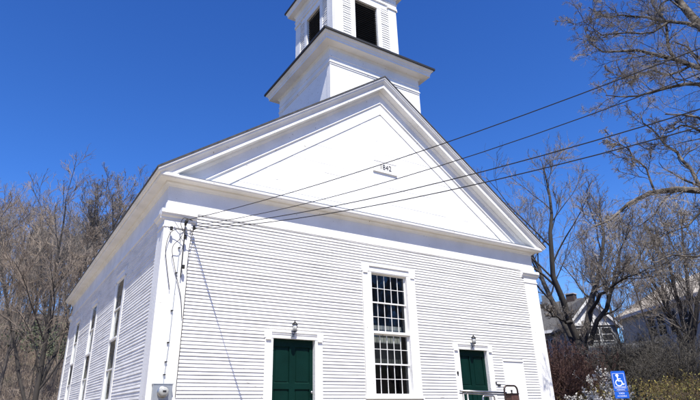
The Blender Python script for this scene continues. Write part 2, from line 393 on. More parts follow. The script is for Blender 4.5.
# roof
mb = MB(); th = .045
for sgn in (-1, 1):
    xe = HW+.345
    mb.prism([(0, ZA+.004), (sgn*xe, zl(xe)+.004), (sgn*xe, zl(xe)+th), (0, ZA+th)], 1, -.34, L+.35)
roof = mb.build('roof', 'shingle', church)
gb = MB(BACK); gb.prism([(-HW, z(4.45)), (HW, z(4.45)), (0, zl(0)-.05)], 1, .0, .14); gb.build('rear_gable', 'clap', church)
for k in range(14):                            # small metal snow guards along the left eave
    y0 = .62+k*1.02; x0 = -HW-.30
    g_ = MB(); zz = zl(x0)+th; g_.box(x0-.03, x0+.005, y0-.035, y0+.035, zz, zz+.075); g_.box(x0, x0+.14, y0-.02, y0+.02, zz, zz+.10); g_.build('snow_guard', 'pipe', church)

# windows
def window(m, u0, u1, z0, z1, rows, cols, cas, side=False):
    """frame with two stacked double-hung units, recessed behind the casing"""
    uc = (u0+u1)/2; H = z1-z0
    cp = .018 if side else .030; b = MB(m); b.box(u0-cas, u0, 0, cp, z0, z1); b.box(u1, u1+cas, 0, cp, z0, z1)
    b.box(u0-cas-.02, u1+cas+.02, 0, .036, z1, z1+.21); wn = b.build('window', 'white', church)
    b = MB(m); b.box(uc-.60, uc+.60, .037, .062, z1+.125, z1+.15) if not side else b.box(u0-.05, u1+.05, .037, .055, z1+.13, z1+.15); b.build('lintel_moulding', 'white', wn)
    b = MB(m)
    for s0, s1 in ((u0-cas+.02, u0-cas+.14), (u1+cas-.14, u1+cas-.02)): MB(m).box(s0, s1, .031, .055, z1-.045, z1-.01).build('corner_block', 'white', wn)
    b = MB(m); b.box(u0-cas-.02, u1+cas+.02, 0, .07, z0-.06, z0-.001); b.build('sill', 'white', wn)
    b = MB(m)                                   # reveal
    b.box(u0-.001, u0+.018, -.14, cp-.001, z0, z1-.001); b.box(u1-.018, u1+.001, -.14, cp-.001, z0, z1-.001); b.box(u0+.018, u1-.018, -.14, .028, z1-.018, z1-.001); b.box(u0+.018, u1-.018, -.14, .028, z0, z0+.018)
    b.build('reveal', 'white', wn)
    zm = z0+H*.492                             # heavy mullion between upper and lower unit
    b = MB(m); b.box(u0+.019, u1-.019, -.10, .024, zm-.02, zm+.02); b.build('mullion', 'white', wn)
    for (a, c) in ((z0+.019, zm-.021), (zm+.021, z1-.019)):
        mid = (a+c)/2
        for q, (s0, s1, dp) in enumerate(((a, mid+.018, -.022 if side else -.085), (mid-.018, c, .004 if side else -.055))):
            b = MB(m); l, r = u0+.02, u1-.02; st = .032; gp = dp-.006 if side else dp-.014
            b.box(l, l+st, dp-.03, dp, s0, s1); b.box(r-st, r, dp-.03, dp, s0, s1); b.box(l+st, r-st, dp-.03, dp, s0, s0+.030); b.box(l+st, r-st, dp-.03, dp, s1-.028, s1)
            sh = b.build('sash', 'white', wn)
            b = MB(m); il, ir, ib, it = l+st, r-st, s0+.030, s1-.028
            for k in range(1, cols): uu = il+(ir-il)*k/cols; b.box(uu-.006, uu+.006, dp-.024, gp+.003 if side else dp-.004, ib, it)
            for k in range(1, rows):
                zz = ib+(it-ib)*k/rows; b.box(il, ir, dp-.0235, gp+.0025 if side else dp-.0045, zz-.006, zz+.006)
            b.build('muntins', 'white', sh) if not side else None
            b = MB(m); b.poly([(il, gp, ib), (ir, gp, ib), (ir, gp, it), (il, gp, it)]); b.build('glass', 'glass', sh)
    return wn, zm
wn, zm = window(FRONT, -.55, .55, WB, WT, 2, 5, .24)
MB(FRONT).box(-.50, .50, -.27, -.262, zm+.0, zm+.21).build('shade_cloth', 'curtain', wn)
MB(FRONT).box(-.51, .51, -.29, -.282, z(1.06), zm-.02).build('shade_cloth', 'shade', wn)
MB(FRONT).box(-.46, .46, -.255, -.25, zm-.20, zm-.07).build('shade_hem', 'curtain', wn)
rr = random.Random(9)
for a, b_, c, d in sops:
    wn, zm = window(SIDE, a, b_, c, d, 1, 2, .20, side=True)
    cb = MB(SIDE); us = np.linspace(a+.03, b_-.03, 25)
    for i in range(24):
        n0, n1 = (-.24-.03*math.sin(i*1.9), -.24-.03*math.sin((i+1)*1.9))
        if rr.random() < .45: cb.poly([(us[i], n0, zm+.05), (us[i+1], n1, zm+.05), (us[i+1], n1, zm+.62), (us[i], n0, zm+.62)])
    cb.build('curtain', 'curtain', wn)

# doors
def door(uc, hand):
    u0, u1 = uc-.5, uc+.5; dp = -.075
    b = MB(FRONT); b.box(u0, u0+.09, dp-.045, dp, DB, DT); b.box(u1-.09, u1, dp-.045, dp, DB, DT); b.box(uc-.065, uc+.065, dp-.045, dp, DB, DT)
    for s0, s1 in ((u0+.09, uc-.065), (uc+.065, u1-.09)):
        for a, c in ((DB, DB+.2), (z(.46), z(.57)), (DT-.15, DT)): b.box(s0, s1, dp-.045, dp, a, c)
    d = b.build('door', 'green', church)
    for s0, s1 in ((u0+.09, uc-.065), (uc+.065, u1-.09)):
        for a, c in ((DB+.2, z(.46)), (z(.57), DT-.15)):
            b = MB(FRONT); b.box(s0, s1, dp-.04, dp-.026, a, c)
            q = .035; b.box(s0+q, s1-q, dp-.026, dp-.016, a+q, c-q)
            b.prism([(dp-.026, a), (dp-.002, a), (dp-.026, a+.022)], 0, s0, s1); b.build('door_panel', 'green', d)
    b = MB(FRONT); b.box(u0-.17, u0, 0, .030, DB-.1, DT); b.box(u1, u1+.17, 0, .030, DB-.1, DT); b.box(u0-.19, u1+.19, 0, .038, DT, DT+.165)
    b.box(u0-.001, u0+.012, dp, .029, DB, DT-.001); b.box(u1-.012, u1+.001, dp, .029, DB, DT-.001); b.build('door_casing', 'white', d)
    b = MB(FRONT); b.box(uc-.53, uc+.53, .039, .060, DT+.115, DT+.130); b.box(uc-.53, uc+.53, .039, .050, DT+.078, DT+.088); b.build('lintel_moulding', 'white', d)
    for s in (-1, 1): MB(FRONT).box(uc+s*.60-.055, uc+s*.60+.055, .031, .065, DT-.04, DT-.008).build('corner_block', 'white', d)
    b = MB(FRONT); uk = uc+hand*.435; zk = z(.40); b.tube([(uk, dp, zk), (uk, dp+.05, zk)], .012); b.lathe((uk, dp+.05, zk), [(.001, -.028), (.022, -.018), (.028, 0), (.022, .018), (.001, .028)], 12); b.build('door_knob', 'pipe', d, True)
    MB(FRONT).box(uc-.48, uc+.48, -.14, .06, DB-.05, DB).build('threshold', 'granite', d)
    for zh in (z(.62), z(1.2), DB+.35): MB(FRONT).tube([(uc-hand*.505, .006-.03, zh-.05), (uc-hand*.505, .006-.03, zh+.05)], .009).build('hinge', 'iron', d)
    return d
door(-DX, 1); d2 = door(DX, 1)
MB(FRONT).box(DX-.635, DX-.585, .031, .04, z(.83), z(.90)).build('number_plate', 'iron', d2)
MB(FRONT).box(DX-.62, DX-.59, .031, .038, z(.80), z(.82)).build('plate_screw', 'iron', d2)
# blank hatch board right of the door
hb_ = MB(FRONT).box(3.62, 4.36, 0, .02, z(-.33), z(1.20)).build('blank_hatch_board', 'white', church)
b = MB(FRONT); b.box(3.60, 4.38, 0, .045, z(1.20), z(1.235)); b.box(3.595, 3.62, 0, .03, z(-.33), z(1.20)); b.box(4.36, 4.385, 0, .03, z(-.33), z(1.20)); b.build('hatch_frame', 'white', hb_)

# ------------------------------------------------------------------ tower and belfry (parts of the church)
HB, YT = 1.543, 1.60; CT = (0, YT)
tw = MB().ring(HB, CT, [(0, z(6.2)), (0, z(9.3))]).build('tower', 'board', church)
MB().ring(HB, CT, [(.0, z(8.76)), (.016, z(8.765)), (.016, z(8.80)), (.034, z(8.815)), (.034, z(8.845)), (.016, z(8.86)), (.016, z(8.99)), (.028, z(8.995)), (.028, z(9.015)), (.012, z(9.03)), (.012, z(9.24)), (.04, z(9.27)), (.055, z(9.315)), (.27, z(9.33)), (.27, z(9.40)), (.285, z(9.41)), (.30, z(9.46)), (.345, z(9.50)), (.355, z(9.535)), (.355, z(9.545))]).build('tower_cornice', 'white', tw)
MB().ring(HB, CT, [(.35, z(9.54)), (.392, z(9.535)), (.392, z(9.60)), (.36, z(9.61)), (-.30, z(9.80)), (-.38, z(9.82))]).build('tower_roof_edge', 'edge', tw)
for sx, sy in ((-1, -1), (1, -1), (-1, 1), (1, 1)):      # corner boards
    b = MB(); b.box(sx*(HB-.0), sx*(HB+.012), YT+sy*(HB+.012), YT+sy*(HB-.16), z(6.2), z(8.755)); b.build('corner_board', 'white', tw)
HL = 1.171; z0b, z1b = z(9.75), z(12.2)
bf = MB(); bf.box(-HL+.2, HL-.2, YT-HL+.2, YT+HL-.2, z0b, z0b+.1); bf.box(-HL+.12, HL-.12, YT-HL+.12, YT+HL-.12, z1b, z1b+.3); bf = bf.build('belfry', 'black', church)
maps = [lambda u, n, q: (u, YT-HL-n, q), lambda u, n, q: (-HL-n, YT-u, q), lambda u, n, q: (-u, YT+HL+n, q), lambda u, n, q: (HL+n, YT+u, q)]
for mi, m_ in enumerate(maps):
    b = MB(m_); b.box(-HL, -.57, -.05, 0, z0b, z1b); b.box(.57, HL, -.05, 0, z0b, z1b); b.box(-.57, .57, -.05, 0, z(11.85), z1b); b.box(-.57, .57, -.05, 0, z0b, z(9.95)); b.build('belfry_wall', 'board', bf)
    for s0, s1 in ((-.86, -.57), (.57, .86)): b = MB(m_); clapboards(b, s0, s1, z(9.75), z(11.93), [], e=.085, lip=.018, joint=False); b.build('belfry_clapboards', 'clap', bf)
    MB(m_).box(-HL-.001, -.86, .0, .035, z0b, z(11.98)).build('corner_post', 'white', bf); MB(m_).box(.86, HL+.001, .0, .035, z0b, z(11.98)).build('corner_post', 'white', bf)
    for s0, s1 in ((-HL-.03, -.83), (.83, HL+.03)): b = MB(m_); b.box(s0, s1, .0, .07, z(11.98), z(12.05)); b.box(s0+.015, s1-.015, 0, .05, z(12.05), z(12.08)); b.build('post_cap', 'white', bf)
    b = MB(m_); b.box(-.57, -.415, -.12, .03, z(9.95), z(11.79)); b.box(.415, .57, -.12, .03, z(9.95), z(11.79)); b.box(-.57, .57, -.12, .034, z(11.79), z(11.90)); b.box(-.60, .60, -.12, .05, z(9.86), z(9.95)); b.build('belfry_casing', 'white', bf)
    b = MB(m_); k = z(9.97)
    while k < z(11.77): b.prism([(-.10, k+.045), (-.09, k+.055), (-.035, k+.012), (-.045, k)], 0, -.415, .415); k += .075
    b.build('louvers', 'black', bf)
    MB(m_).box(-.5, .5, -.18, -.14, z(9.9), z(11.8)).build('louver_backing', 'black', bf)
MB().ring(HL, CT, [(.0, z(12.07)), (.036, z(12.085)), (.036, z(12.20)), (.055, z(12.21)), (.055, z(12.24)), (.038, z(12.26)), (.038, z(12.42)), (.07, z(12.47)), (.08, z(12.50)), (.235, z(12.515)), (.24, z(12.60)), (.28, z(12.66)), (.29, z(12.69))]).build('belfry_cornice', 'white', bf)
MB().ring(HL, CT, [(.285, z(12.69)), (.32, z(12.685)), (.32, z(12.75)), (.29, z(12.76)), (-.6, z(13.2)), (-HL+.02, z(15.5))]).build('belfry_roof', 'edge', bf)

# ------------------------------------------------------------------ steps and ramp in front of the doors
st = tag(empty('stone_steps', (-DX, -.0, 0)), 'granite steps below the left green door', 'steps')
for k in range(4): MB().box(-.9, .9, -.55-.32*k-.32, -.55-.32*(k-1) if k else -.05, -.05, .86-.2*k-.001*k).build('step', 'granite', st)
rp = tag(empty('access_ramp', (DX, 0, 0)), 'concrete landing and ramp below the right green door', 'ramp')
b = MB(); b.box(-.9, 2.4, -1.55, -.05, -.05, .86); b.build('landing', 'concrete', rp)
b = MB(); b.prism([(2.41, -.05), (6.0, -.05), (6.0, .02), (2.41, .86)], 1, -1.55, -.25); b.build('ramp_slab', 'concrete', rp)
# lanterns over the doors
def lantern(uc, label):
    t_ = tag(empty('wall_lantern', (uc, -.04, z(1.49))), label, 'wall lamp', 'wall lanterns over the green doors'); t_.scale = (.88, .88, .88)
    b = MB(); b.box(-.045, .045, -.02, .0, -.02, .12); b.box(-.03, .03, -.035, -.02, .0, .05); b.build('back_plate', 'metal', t_)
    b = MB(); b.tube([(0, -.02, .05), (0, -.07, .03), (0, -.11, .04), (0, -.12, .08)], .008, 6); b.build('arm', 'iron', t_)
    b = MB(); b.lathe((0, -.12, 0), [(.001, .085), (.05, .088), (.052, .10), (.04, .105), (.04, .11)], 12); b.lathe((0, -.12, 0), [(.072, .255), (.060, .28), (.028, .31), (.012, .325), (.016, .335), (.006, .352), (.001, .355)], 12)
    for k in range(6):
        a = k*math.pi/3; b.tube([(.045*math.cos(a), -.12+.045*math.sin(a), .10), (.062*math.cos(a), -.12+.062*math.sin(a), .262)], .0045, 5)
    b.tube([(.0, -.12, .27), (.075, -.12, .25), (.078, -.12, .14), (.05, -.12, .10)], .004, 5); b.build('cage', 'iron', t_)
    b = MB(); b.lathe((0, -.12, 0), [(.001, .10), (.040, .105), (.055, .255), (.001, .256)], 12); b.build('lamp_glass', 'frost', t_, True)
lantern(-DX-.06, 'small wall lantern above the left green door'); lantern(DX-.06, 'small wall lantern above the right green door')

# ------------------------------------------------------------------ meter, cables, wires
m_ = tag(empty('electric_meter', (-5.20, -.035, z(-.15))), 'grey electric meter box on the left corner pilaster', 'electric meter')
MB().box(-.165, .165, -.11, 0, -.12, .66).build('meter_box', 'metal', m_)
MB().box(-.175, .175, -.118, 0, .66, .675).build('box_lid', 'metal', m_)
b = MB(lambda x, y, q: (x, -.11-q, .535+y)); b.lathe((0, 0, 0), [(.098, 0), (.098, .03), (.085, .035)], 24); b.build('meter_ring', 'pipe', m_, True)
b = MB(lambda x, y, q: (x, -.11-q, .535+y)); b.lathe((0, 0, 0), [(.085, .03), (.082, .09), (.06, .115), (.001, .118)], 24); b.build('meter_glass', 'mglass', m_, True)
b = MB(lambda x, y, q: (x, -.232-q, .535+y)); b.box(-.03, .03, 0, .022, 0, .004); b.build('meter_dial', 'iron', m_)
MB().box(-.07, .07, -.121, -.111, .22, .40).build('black_plate', 'black', m_)  # plain black plate below the meter glass
# riser cable down the pilaster
t_ = tag(empty('service_cable', (-5.18, -.06, z(.54))), 'thin service cable clamped down the corner pilaster to the meter', 'cable')
b = MB(); pts = [(0, -.005, -.02), (.0, -.0, .1), (.03, 0, .7), (.04, 0, 1.6), (.06, 0, 2.6), (.02, -.02, 2.86), (-.10, -.04, 3.0)]; b.tube(pts, .0065, 6); b.build('cable_run', 'metal', t_)
for q in (.14, .36, .70, 1.28, 2.0, 2.5): MB().box(.02*q-.022, .02*q+.022, -.010, .022, q-.008, q+.008).build('clamp', 'iron', t_)
t_ = tag(empty('weatherhead', (-5.06, -.05, z(3.2))), 'black service weatherhead and insulators below the left pilaster cap', 'weatherhead')
b = MB(); b.tube([(0, -.03, -.75), (0, -.03, .30)], .011, 8); b.build('conduit', 'iron', t_)
b = MB(); b.tube([(0, -.03, .30), (0, -.05, .37), (0, -.12, .38), (-.01, -.15, .33)], [.022, .030, .03, .022], 8); b.build('hood', 'iron', t_, True)
for dx, dz in ((.16, .26), (-.28, .18), (.0, .05), (.02, -.55)):
    b = MB(); b.lathe((dx, -.09, dz), [(.001, -.04), (.028, -.035), (.03, -.01), (.02, 0), (.03, .012), (.026, .036), (.001, .04)], 10); b.tube([(dx, 0, dz), (dx, -.09, dz)], .008, 6); b.build('insulator', 'iron', t_, True)
def drip(pts, label, r=.0065):
    o = pts[0]; b = MB(); P = [Vector(p)-Vector(o) for p in pts]; Q = []
    for i in range(len(P)-1):
        p0, p1, p2, p3 = P[max(i-1, 0)], P[i], P[i+1], P[min(i+2, len(P)-1)]
        for s in range(5):
            t = s/5; Q.append(tuple(.5*((2*p1)+(p2-p0)*t+(2*p0-5*p1+4*p2-p3)*t*t+(3*p1-p0-3*p2+p3)*t**3)))
    Q.append(tuple(P[-1])); b.tube(Q, r, 5); o_ = b.build('drip_loop', 'cable'); o_.location = o
    tag(o_, label, 'cable', 'loose cables on the corner pilaster')
drip([(-4.90, -.14, z(3.46)), (-5.0, -.2, z(3.30)), (-5.20, -.16, z(3.38)), (-5.34, -.1, z(3.30)), (-5.40, -.10, z(3.0)), (-5.36, -.08, z(2.75)), (-5.24, -.07, z(2.2))], 'loose cable looping out to the outer edge of the pilaster')
drip([(-5.06, -.15, z(3.52)), (-5.16, -.2, z(3.2)), (-5.28, -.12, z(3.0)), (-5.18, -.08, z(2.6)), (-5.02, -.06, z(2.1)), (-4.96, -.06, z(1.7))], 'loose cable sagging diagonally down the middle of the pilaster')
drip([(-4.90, -.12, z(3.44)), (-4.96, -.16, z(3.1)), (-4.95, -.08, z(2.7)), (-4.93, -.05, z(2.3)), (-4.945, -.045, z(.3))], 'dark cable running down the inner edge of the pilaster')
drip([(-5.0, -.12, z(3.64)), (-4.96, -.2, z(3.58)), (-5.12, -.18, z(3.62)), (-5.17, -.15, z(3.5)), (-5.10, -.13, z(3.36))], 'short cable curling above the weatherhead under the cap')

PB = (4.9, -25.0)
def project(P):
    d = np.array(P)-CAM; q = d@_f; return CX+FPX*(d@CR)/q, CY-FPX*(d@CU)/q
def wire(A, zb, sag, label, r=.011, dy=0):
    A = np.array(A); B = np.array([PB[0], PB[1]+dy, zb]); N = 40; b = MB()
    b.tube([tuple((B-A)*t - np.array([0, 0, sag*4*t*(1-t)])) for t in np.linspace(0, 1, N+1)], r, 6)
    o = b.build('overhead_wire', 'cable'); o.location = tuple(A); tag(o, label, 'wire', 'overhead wires to the church corner'); return o
def fitwire(A, px, dy=0):                      # height of the far end and sag from two points on the wire
    best = None
    for zb in np.arange(4, 18, .1):
        for sag in np.arange(0, 5, .1):
            B = np.array([PB[0], PB[1]+dy, zb]); t = np.linspace(0, .42, 60)[:, None]; P = np.array(A)*(1-t)+B*t; P[:, 2] -= sag*4*t[:, 0]*(1-t[:, 0])
            d = P-CAM; q = d@_f; x = CX+FPX*(d@CR)/q; y = CY-FPX*(d@CU)/q
            if q.min() < .3: continue
            e = sum((np.interp(a, x, y)-c)**2 for a, c in px)
            if best is None or e < best[0]: best = (e, zb, sag)
    return best
WIRES = [((-5.00, -.16, z(3.62)), [(340, 176.7), (460, 137.5), (480, 130), (660, 63)], 'topmost of the four overhead wires crossing the pediment', .0068),
         ((-4.92, -.16, z(3.50)), [(340, 194), (460, 159), (480, 153.5), (650, 92)], 'second overhead wire from the top, crossing the belfry side tree', .006),
         ((-4.90, -.15, z(3.46)), [(340, 204.5), (460, 177), (480, 171.5), (695, 110)], 'third overhead wire from the top, above the lowest one', .007),
         ((-4.88, -.14, z(3.44)), [(355, 209.5), (460, 187.5), (480, 181.6), (695, 128)], 'lowest of the four overhead wires', .007)]
WIRES[1] = (*WIRES[1][:2], 'second overhead wire from the top, below the topmost one', .006)
pole_z = []
for A, px, lab, r in WIRES:
    e, zb, sag = fitwire(A, px); print('WIRE', round(float(e), 2), zb, sag); pole_z.append(zb); wire(A, zb, sag, lab, r)
pt = max(pole_z)+.4
t_ = tag(empty('utility_pole', (PB[0]+.15, PB[1], 0)), 'wooden utility pole carrying the overhead wires', 'utility pole')
MB().tube([(0, 0, -.5), (0, 0, pt)], [.17, .11], 12).build('post', 'pole', t_)
MB().box(-1.0, 1.0, -.06, .06, pt-.5, pt-.38).build('crossarm', 'pole', t_)

# ------------------------------------------------------------------ rail by the right door
t_ = tag(empty('ramp_rail', (.6, -1.45, .86)), 'bare metal double pipe rail on posts before the right green door', 'handrail')
zr = z(.385)-.86
b = MB(); b.tube([(0, 0, zr), (1.38, 0, zr-.03)], .021, 8); b.tube([(0.02, .04, zr-.045), (1.40, .04, zr-.07)], .016, 8); b.build('top_rail', 'pipe', t_, True)
for x in (.10, .22): MB().tube([(x, .02, -.86), (x, .02, zr-.02)], .02, 8).build('rail_post', 'pipe', t_, True)
t2 = tag(empty('newel_post', (2.1, -1.5, .86)), 'short red-brown newel post with a small knob inside the curved rail', 'post')
b = MB(); b.box(-.11, .11, -.08, .08, -.86, z(.32)-.86); b.build('post_body', 'redbrown', t2)
b = MB(); b.box(-.125, .125, -.095, .095, z(.32)-.86, z(.34)-.86); b.build('post_cap', 'bronze', t2)
b = MB(); b.lathe((-.0, 0, z(.34)-.86), [(.03, 0), (.014, .015), (.014, .035), (.024, .05), (.02, .068), (.001, .075)], 12); b.build('knob', 'iron', t2, True)
t3 = tag(empty('looped_rail', (1.87, -1.5, .86)), 'dark curved grab rail looping over the red-brown post', 'handrail')
b = MB(); R_ = .10; W_ = .42; zt = z(.50)-.86; P = [(0, 0, -.86), (0, 0, zt-R_)]
P += [(R_-R_*math.cos(a), 0, zt-R_+R_*math.sin(a)) for a in np.linspace(.2, math.pi/2, 6)]
P += [(W_-R_+R_*math.sin(a), 0, zt-R_+R_*math.cos(a)) for a in np.linspace(0, math.pi/2, 6)]+[(W_, 0, -.86)]
b.tube(P, .02, 8); b.build('loop', 'bronze', t3, True)
t4 = tag(empty('lower_rail', (1.14, -1.55, .86)), 'low square ended metal rail frame before the right green door', 'handrail')
b = MB(); zq = z(.285)-.86; b.tube([(0, 0, -.86), (0, 0, zq-.03), (.015, 0, zq-.008), (.04, 0, zq), (.30, 0, zq), (.325, 0, zq-.008), (.34, 0, zq-.03), (.34, 0, -.86)], .018, 8); b.build('frame', 'pipe', t4, True)
t5 = tag(empty('small_fixture', (3.33, -.02, z(.62))), 'small dark fixture with a thin bracket on the clapboards right of the right door', 'fixture')
b = MB(); b.box(-.10, .10, -.012, .0, -.012, .0); b.box(-.11, -.05, -.02, 0, .02, .045); b.box(-.03, .08, -.02, 0, -.045, -.03); b.build('bracket', 'iron', t5)

# ------------------------------------------------------------------ parking sign
sp = at(623, 400, 15.0); dirx = np.arctan2(sp[1]-CAM[1], sp[0]-CAM[0])
sg = tag(empty('parking_sign', (sp[0], sp[1], float(hgt(sp[0], sp[1]))), dirx-math.pi/2+.12), 'blue accessible parking sign with white wheelchair symbol on a post', 'sign')
zc_ = at(617, 371, 15.0)[2]-float(hgt(sp[0], sp[1]))
MB().tube([(0, .03, -.2), (0, .03, zc_-.03)], .025, 8).build('post', 'metal', sg)
def rrect(w_, h_, r_, z0):
    pts = []
    for cx, cz, a0 in ((w_/2-r_, h_-r_, 0), (-w_/2+r_, h_-r_, 90), (-w_/2+r_, r_, 180), (w_/2-r_, r_, 270)):
        for k in range(5): a = math.radians(a0+k*22.5); pts.append((cx+r_*math.cos(a), z0+cz+r_*math.sin(a)))
    return pts
SW, SH = .30, .455
zb_ = zc_-SH
pn = MB().prism(rrect(SW, SH, .02, zb_), 1, -.004, 0).build('sign_panel', 'signblue', sg)
bw = MB(); zi_ = zb_+.10; hh = .30
for a, b2, c, d in ((-.125, .125, zi_, zi_+.006), (-.125, .125, zi_+hh-.006, zi_+hh), (-.125, -.119, zi_+.006, zi_+hh-.006), (.119, .125, zi_+.006, zi_+hh-.006)): bw.box(a, b2, -.0065, -.004, c, d)
bw.build('border_line', 'signwhite', pn)
b = MB(lambda x, q, zz: (x, -.0045-q*.2, zb_+.10+.02+zz)); wv = lambda *p: [(x, 0, y) for x, y in p]
b.lathe((0, 0, 0), []) if 0 else None
sy = MB()
def stroke(pts, w2):
    for (xa, za), (xb, zb2) in zip(pts[:-1], pts[1:]):
        dx, dz = xb-xa, zb2-za; l = math.hypot(dx, dz) or 1; nx, nz_ = -dz/l*w2, dx/l*w2; ex, ez = dx/l*w2*.6, dz/l*w2*.6
        yq = -.0060-stroke.k*.00002; stroke.k += 1
        sy.poly([(xa+nx-ex, yq, za+nz_-ez), (xb+nx+ex, yq, zb2+nz_+ez), (xb-nx+ex, yq, zb2-nz_+ez), (xa-nx-ex, yq, za-nz_-ez)])
stroke.k = 0
oz = zb_+.12
stroke([(-.025+.021*math.cos(a), oz+.235+.021*math.sin(a)) for a in np.linspace(0, 2*math.pi, 13)], .012)
stroke([(-.025, oz+.205), (-.018, oz+.11), (.045, oz+.11), (.07, oz+.03), (.095, oz+.04)], .012)
stroke([(-.02, oz+.155), (.035, oz+.155)], .010)
stroke([(-.012+.068*math.cos(a), oz+.068+.068*math.sin(a)) for a in np.linspace(math.radians(115), math.radians(345), 18)], .010)
sy.build('wheelchair_symbol', 'signwhite', pn)
text('HANDICAPPED', .045, lambda x, y, d: (x, -.0052-d*.2, zb_+.072+y), 'sign_lettering', 'signwhite', pn, sx=.82)
text('PARKING', .045, lambda x, y, d: (x, -.0052-d*.2, zb_+.028+y), 'sign_lettering', 'signwhite', pn, sx=.9)
p2 = MB().prism(rrect(.30, .15, .015, zb_-.16), 1, -.004, 0).build('lower_sign_panel', 'signblue', sg)
text('VAN', .06, lambda x, y, d: (x, -.0052-d*.2, zb_-.05+y), 'sign_lettering', 'signwhite', p2)
text('ACCESSIBLE', .045, lambda x, y, d: (x, -.0052-d*.2, zb_-.11+y), 'sign_lettering', 'signwhite', p2, sx=.85)

# ------------------------------------------------------------------ trees (vectorised branch growth)
def norm(v): return v/np.maximum(np.linalg.norm(v, axis=-1, keepdims=True), 1e-9)
def tubes(P, R, sides):
    """P (N,n,3), R (N,n) -> verts, quads"""
    N, n_, _ = P.shape
    T = norm(np.gradient(P, axis=1)); ref = np.tile(np.array([.31, .52, .79]), (N, 1)); par = np.abs((norm(P[:, -1]-P[:, 0])*ref).sum(-1)) > .9; ref[par] = [1, 0, 0]
    A = norm(np.cross(T, ref[:, None])); B = np.cross(T, A)
    an = np.arange(sides)*2*np.pi/sides
    V = P[:, :, None]+(A[:, :, None]*np.cos(an)[None, None, :, None]+B[:, :, None]*np.sin(an)[None, None, :, None])*R[:, :, None, None]
    idx = np.arange(N*n_*sides).reshape(N, n_, sides); a = idx[:, :-1]; b = idx[:, 1:]
    F = np.stack([a, np.roll(a, -1, 2), np.roll(b, -1, 2), b], -1).reshape(-1, 4)
    return V.reshape(-1, 3), F
def mesh_np(name, parts, m):
    Vs, Fs, k = [], [], 0
    for V, F in parts: Vs.append(V); Fs.append(F+k); k += len(V)
    V = np.concatenate(Vs); F = np.concatenate(Fs); me = bpy.data.meshes.new(name)
    me.vertices.add(len(V)); me.vertices.foreach_set('co', V.astype(np.float32).ravel()); me.loops.add(F.size); me.loops.foreach_set('vertex_index', F.ravel().astype(np.int32))
    me.polygons.add(len(F)); me.polygons.foreach_set('loop_start', np.arange(0, F.size, 4, dtype=np.int32)); me.update(calc_edges=True)
    me.materials.append(MT[m]); return me
def grow(rng, P, R, Ln, k, ang, ratio, npts, tmin=.2, up=.15, wander=.16, rr=.55, rmin=.004, tpow=1.0, taper=.25, lvar=.35):
    N, n_, _ = P.shape; M_ = N*k; pi = np.repeat(np.arange(N), k)
    t = (np.tile(np.arange(k), N)+rng.random(M_))/k; t = tmin+(1-tmin)*t**tpow
    f = t*(n_-1); i0 = np.minimum(f.astype(int), n_-2); w_ = (f-i0)[:, None]
    p0 = P[pi, i0]*(1-w_)+P[pi, i0+1]*w_; tg = norm(P[pi, i0+1]-P[pi, i0]); r0 = (R[pi, i0]*(1-w_[:, 0])+R[pi, i0+1]*w_[:, 0])*rr
    r0 = np.maximum(r0*rng.uniform(.7, 1.0, M_), rmin*1.3)
    rv = rng.normal(size=(M_, 3)); perp = norm(rv-tg*(rv*tg).sum(-1, keepdims=True))
    a = np.radians(rng.normal(ang, ang*.25, M_))[:, None]; d = norm(tg*np.cos(a)+perp*np.sin(a)+np.array([0, 0, up]))
    L2 = Ln[pi]*ratio*(1.15-.6*t)*rng.uniform(1-lvar, 1+lvar, M_); seg = (L2/(npts-1))[:, None]
    Q = np.zeros((M_, npts, 3)); Q[:, 0] = p0
    for j in range(1, npts):
        Q[:, j] = Q[:, j-1]+d*seg; d = norm(d+rng.normal(size=(M_, 3))*wander+np.array([0, 0, up*.35]))
    RR = r0[:, None]*np.linspace(1, taper, npts)[None]; RR = np.maximum(RR, rmin)
    return Q, RR, L2
def resample(pts, n_, rng=None, jit=0):
    pts = np.array(pts, float); s = np.r_[0, np.cumsum(np.linalg.norm(np.diff(pts, axis=0), axis=1))]; t = np.linspace(0, s[-1], n_)
    Q = np.stack([np.interp(t, s, pts[:, i]) for i in range(3)], -1)
    if jit: Q[1:] += rng.normal(size=(n_-1, 3))*jit
    return Q, s[-1]
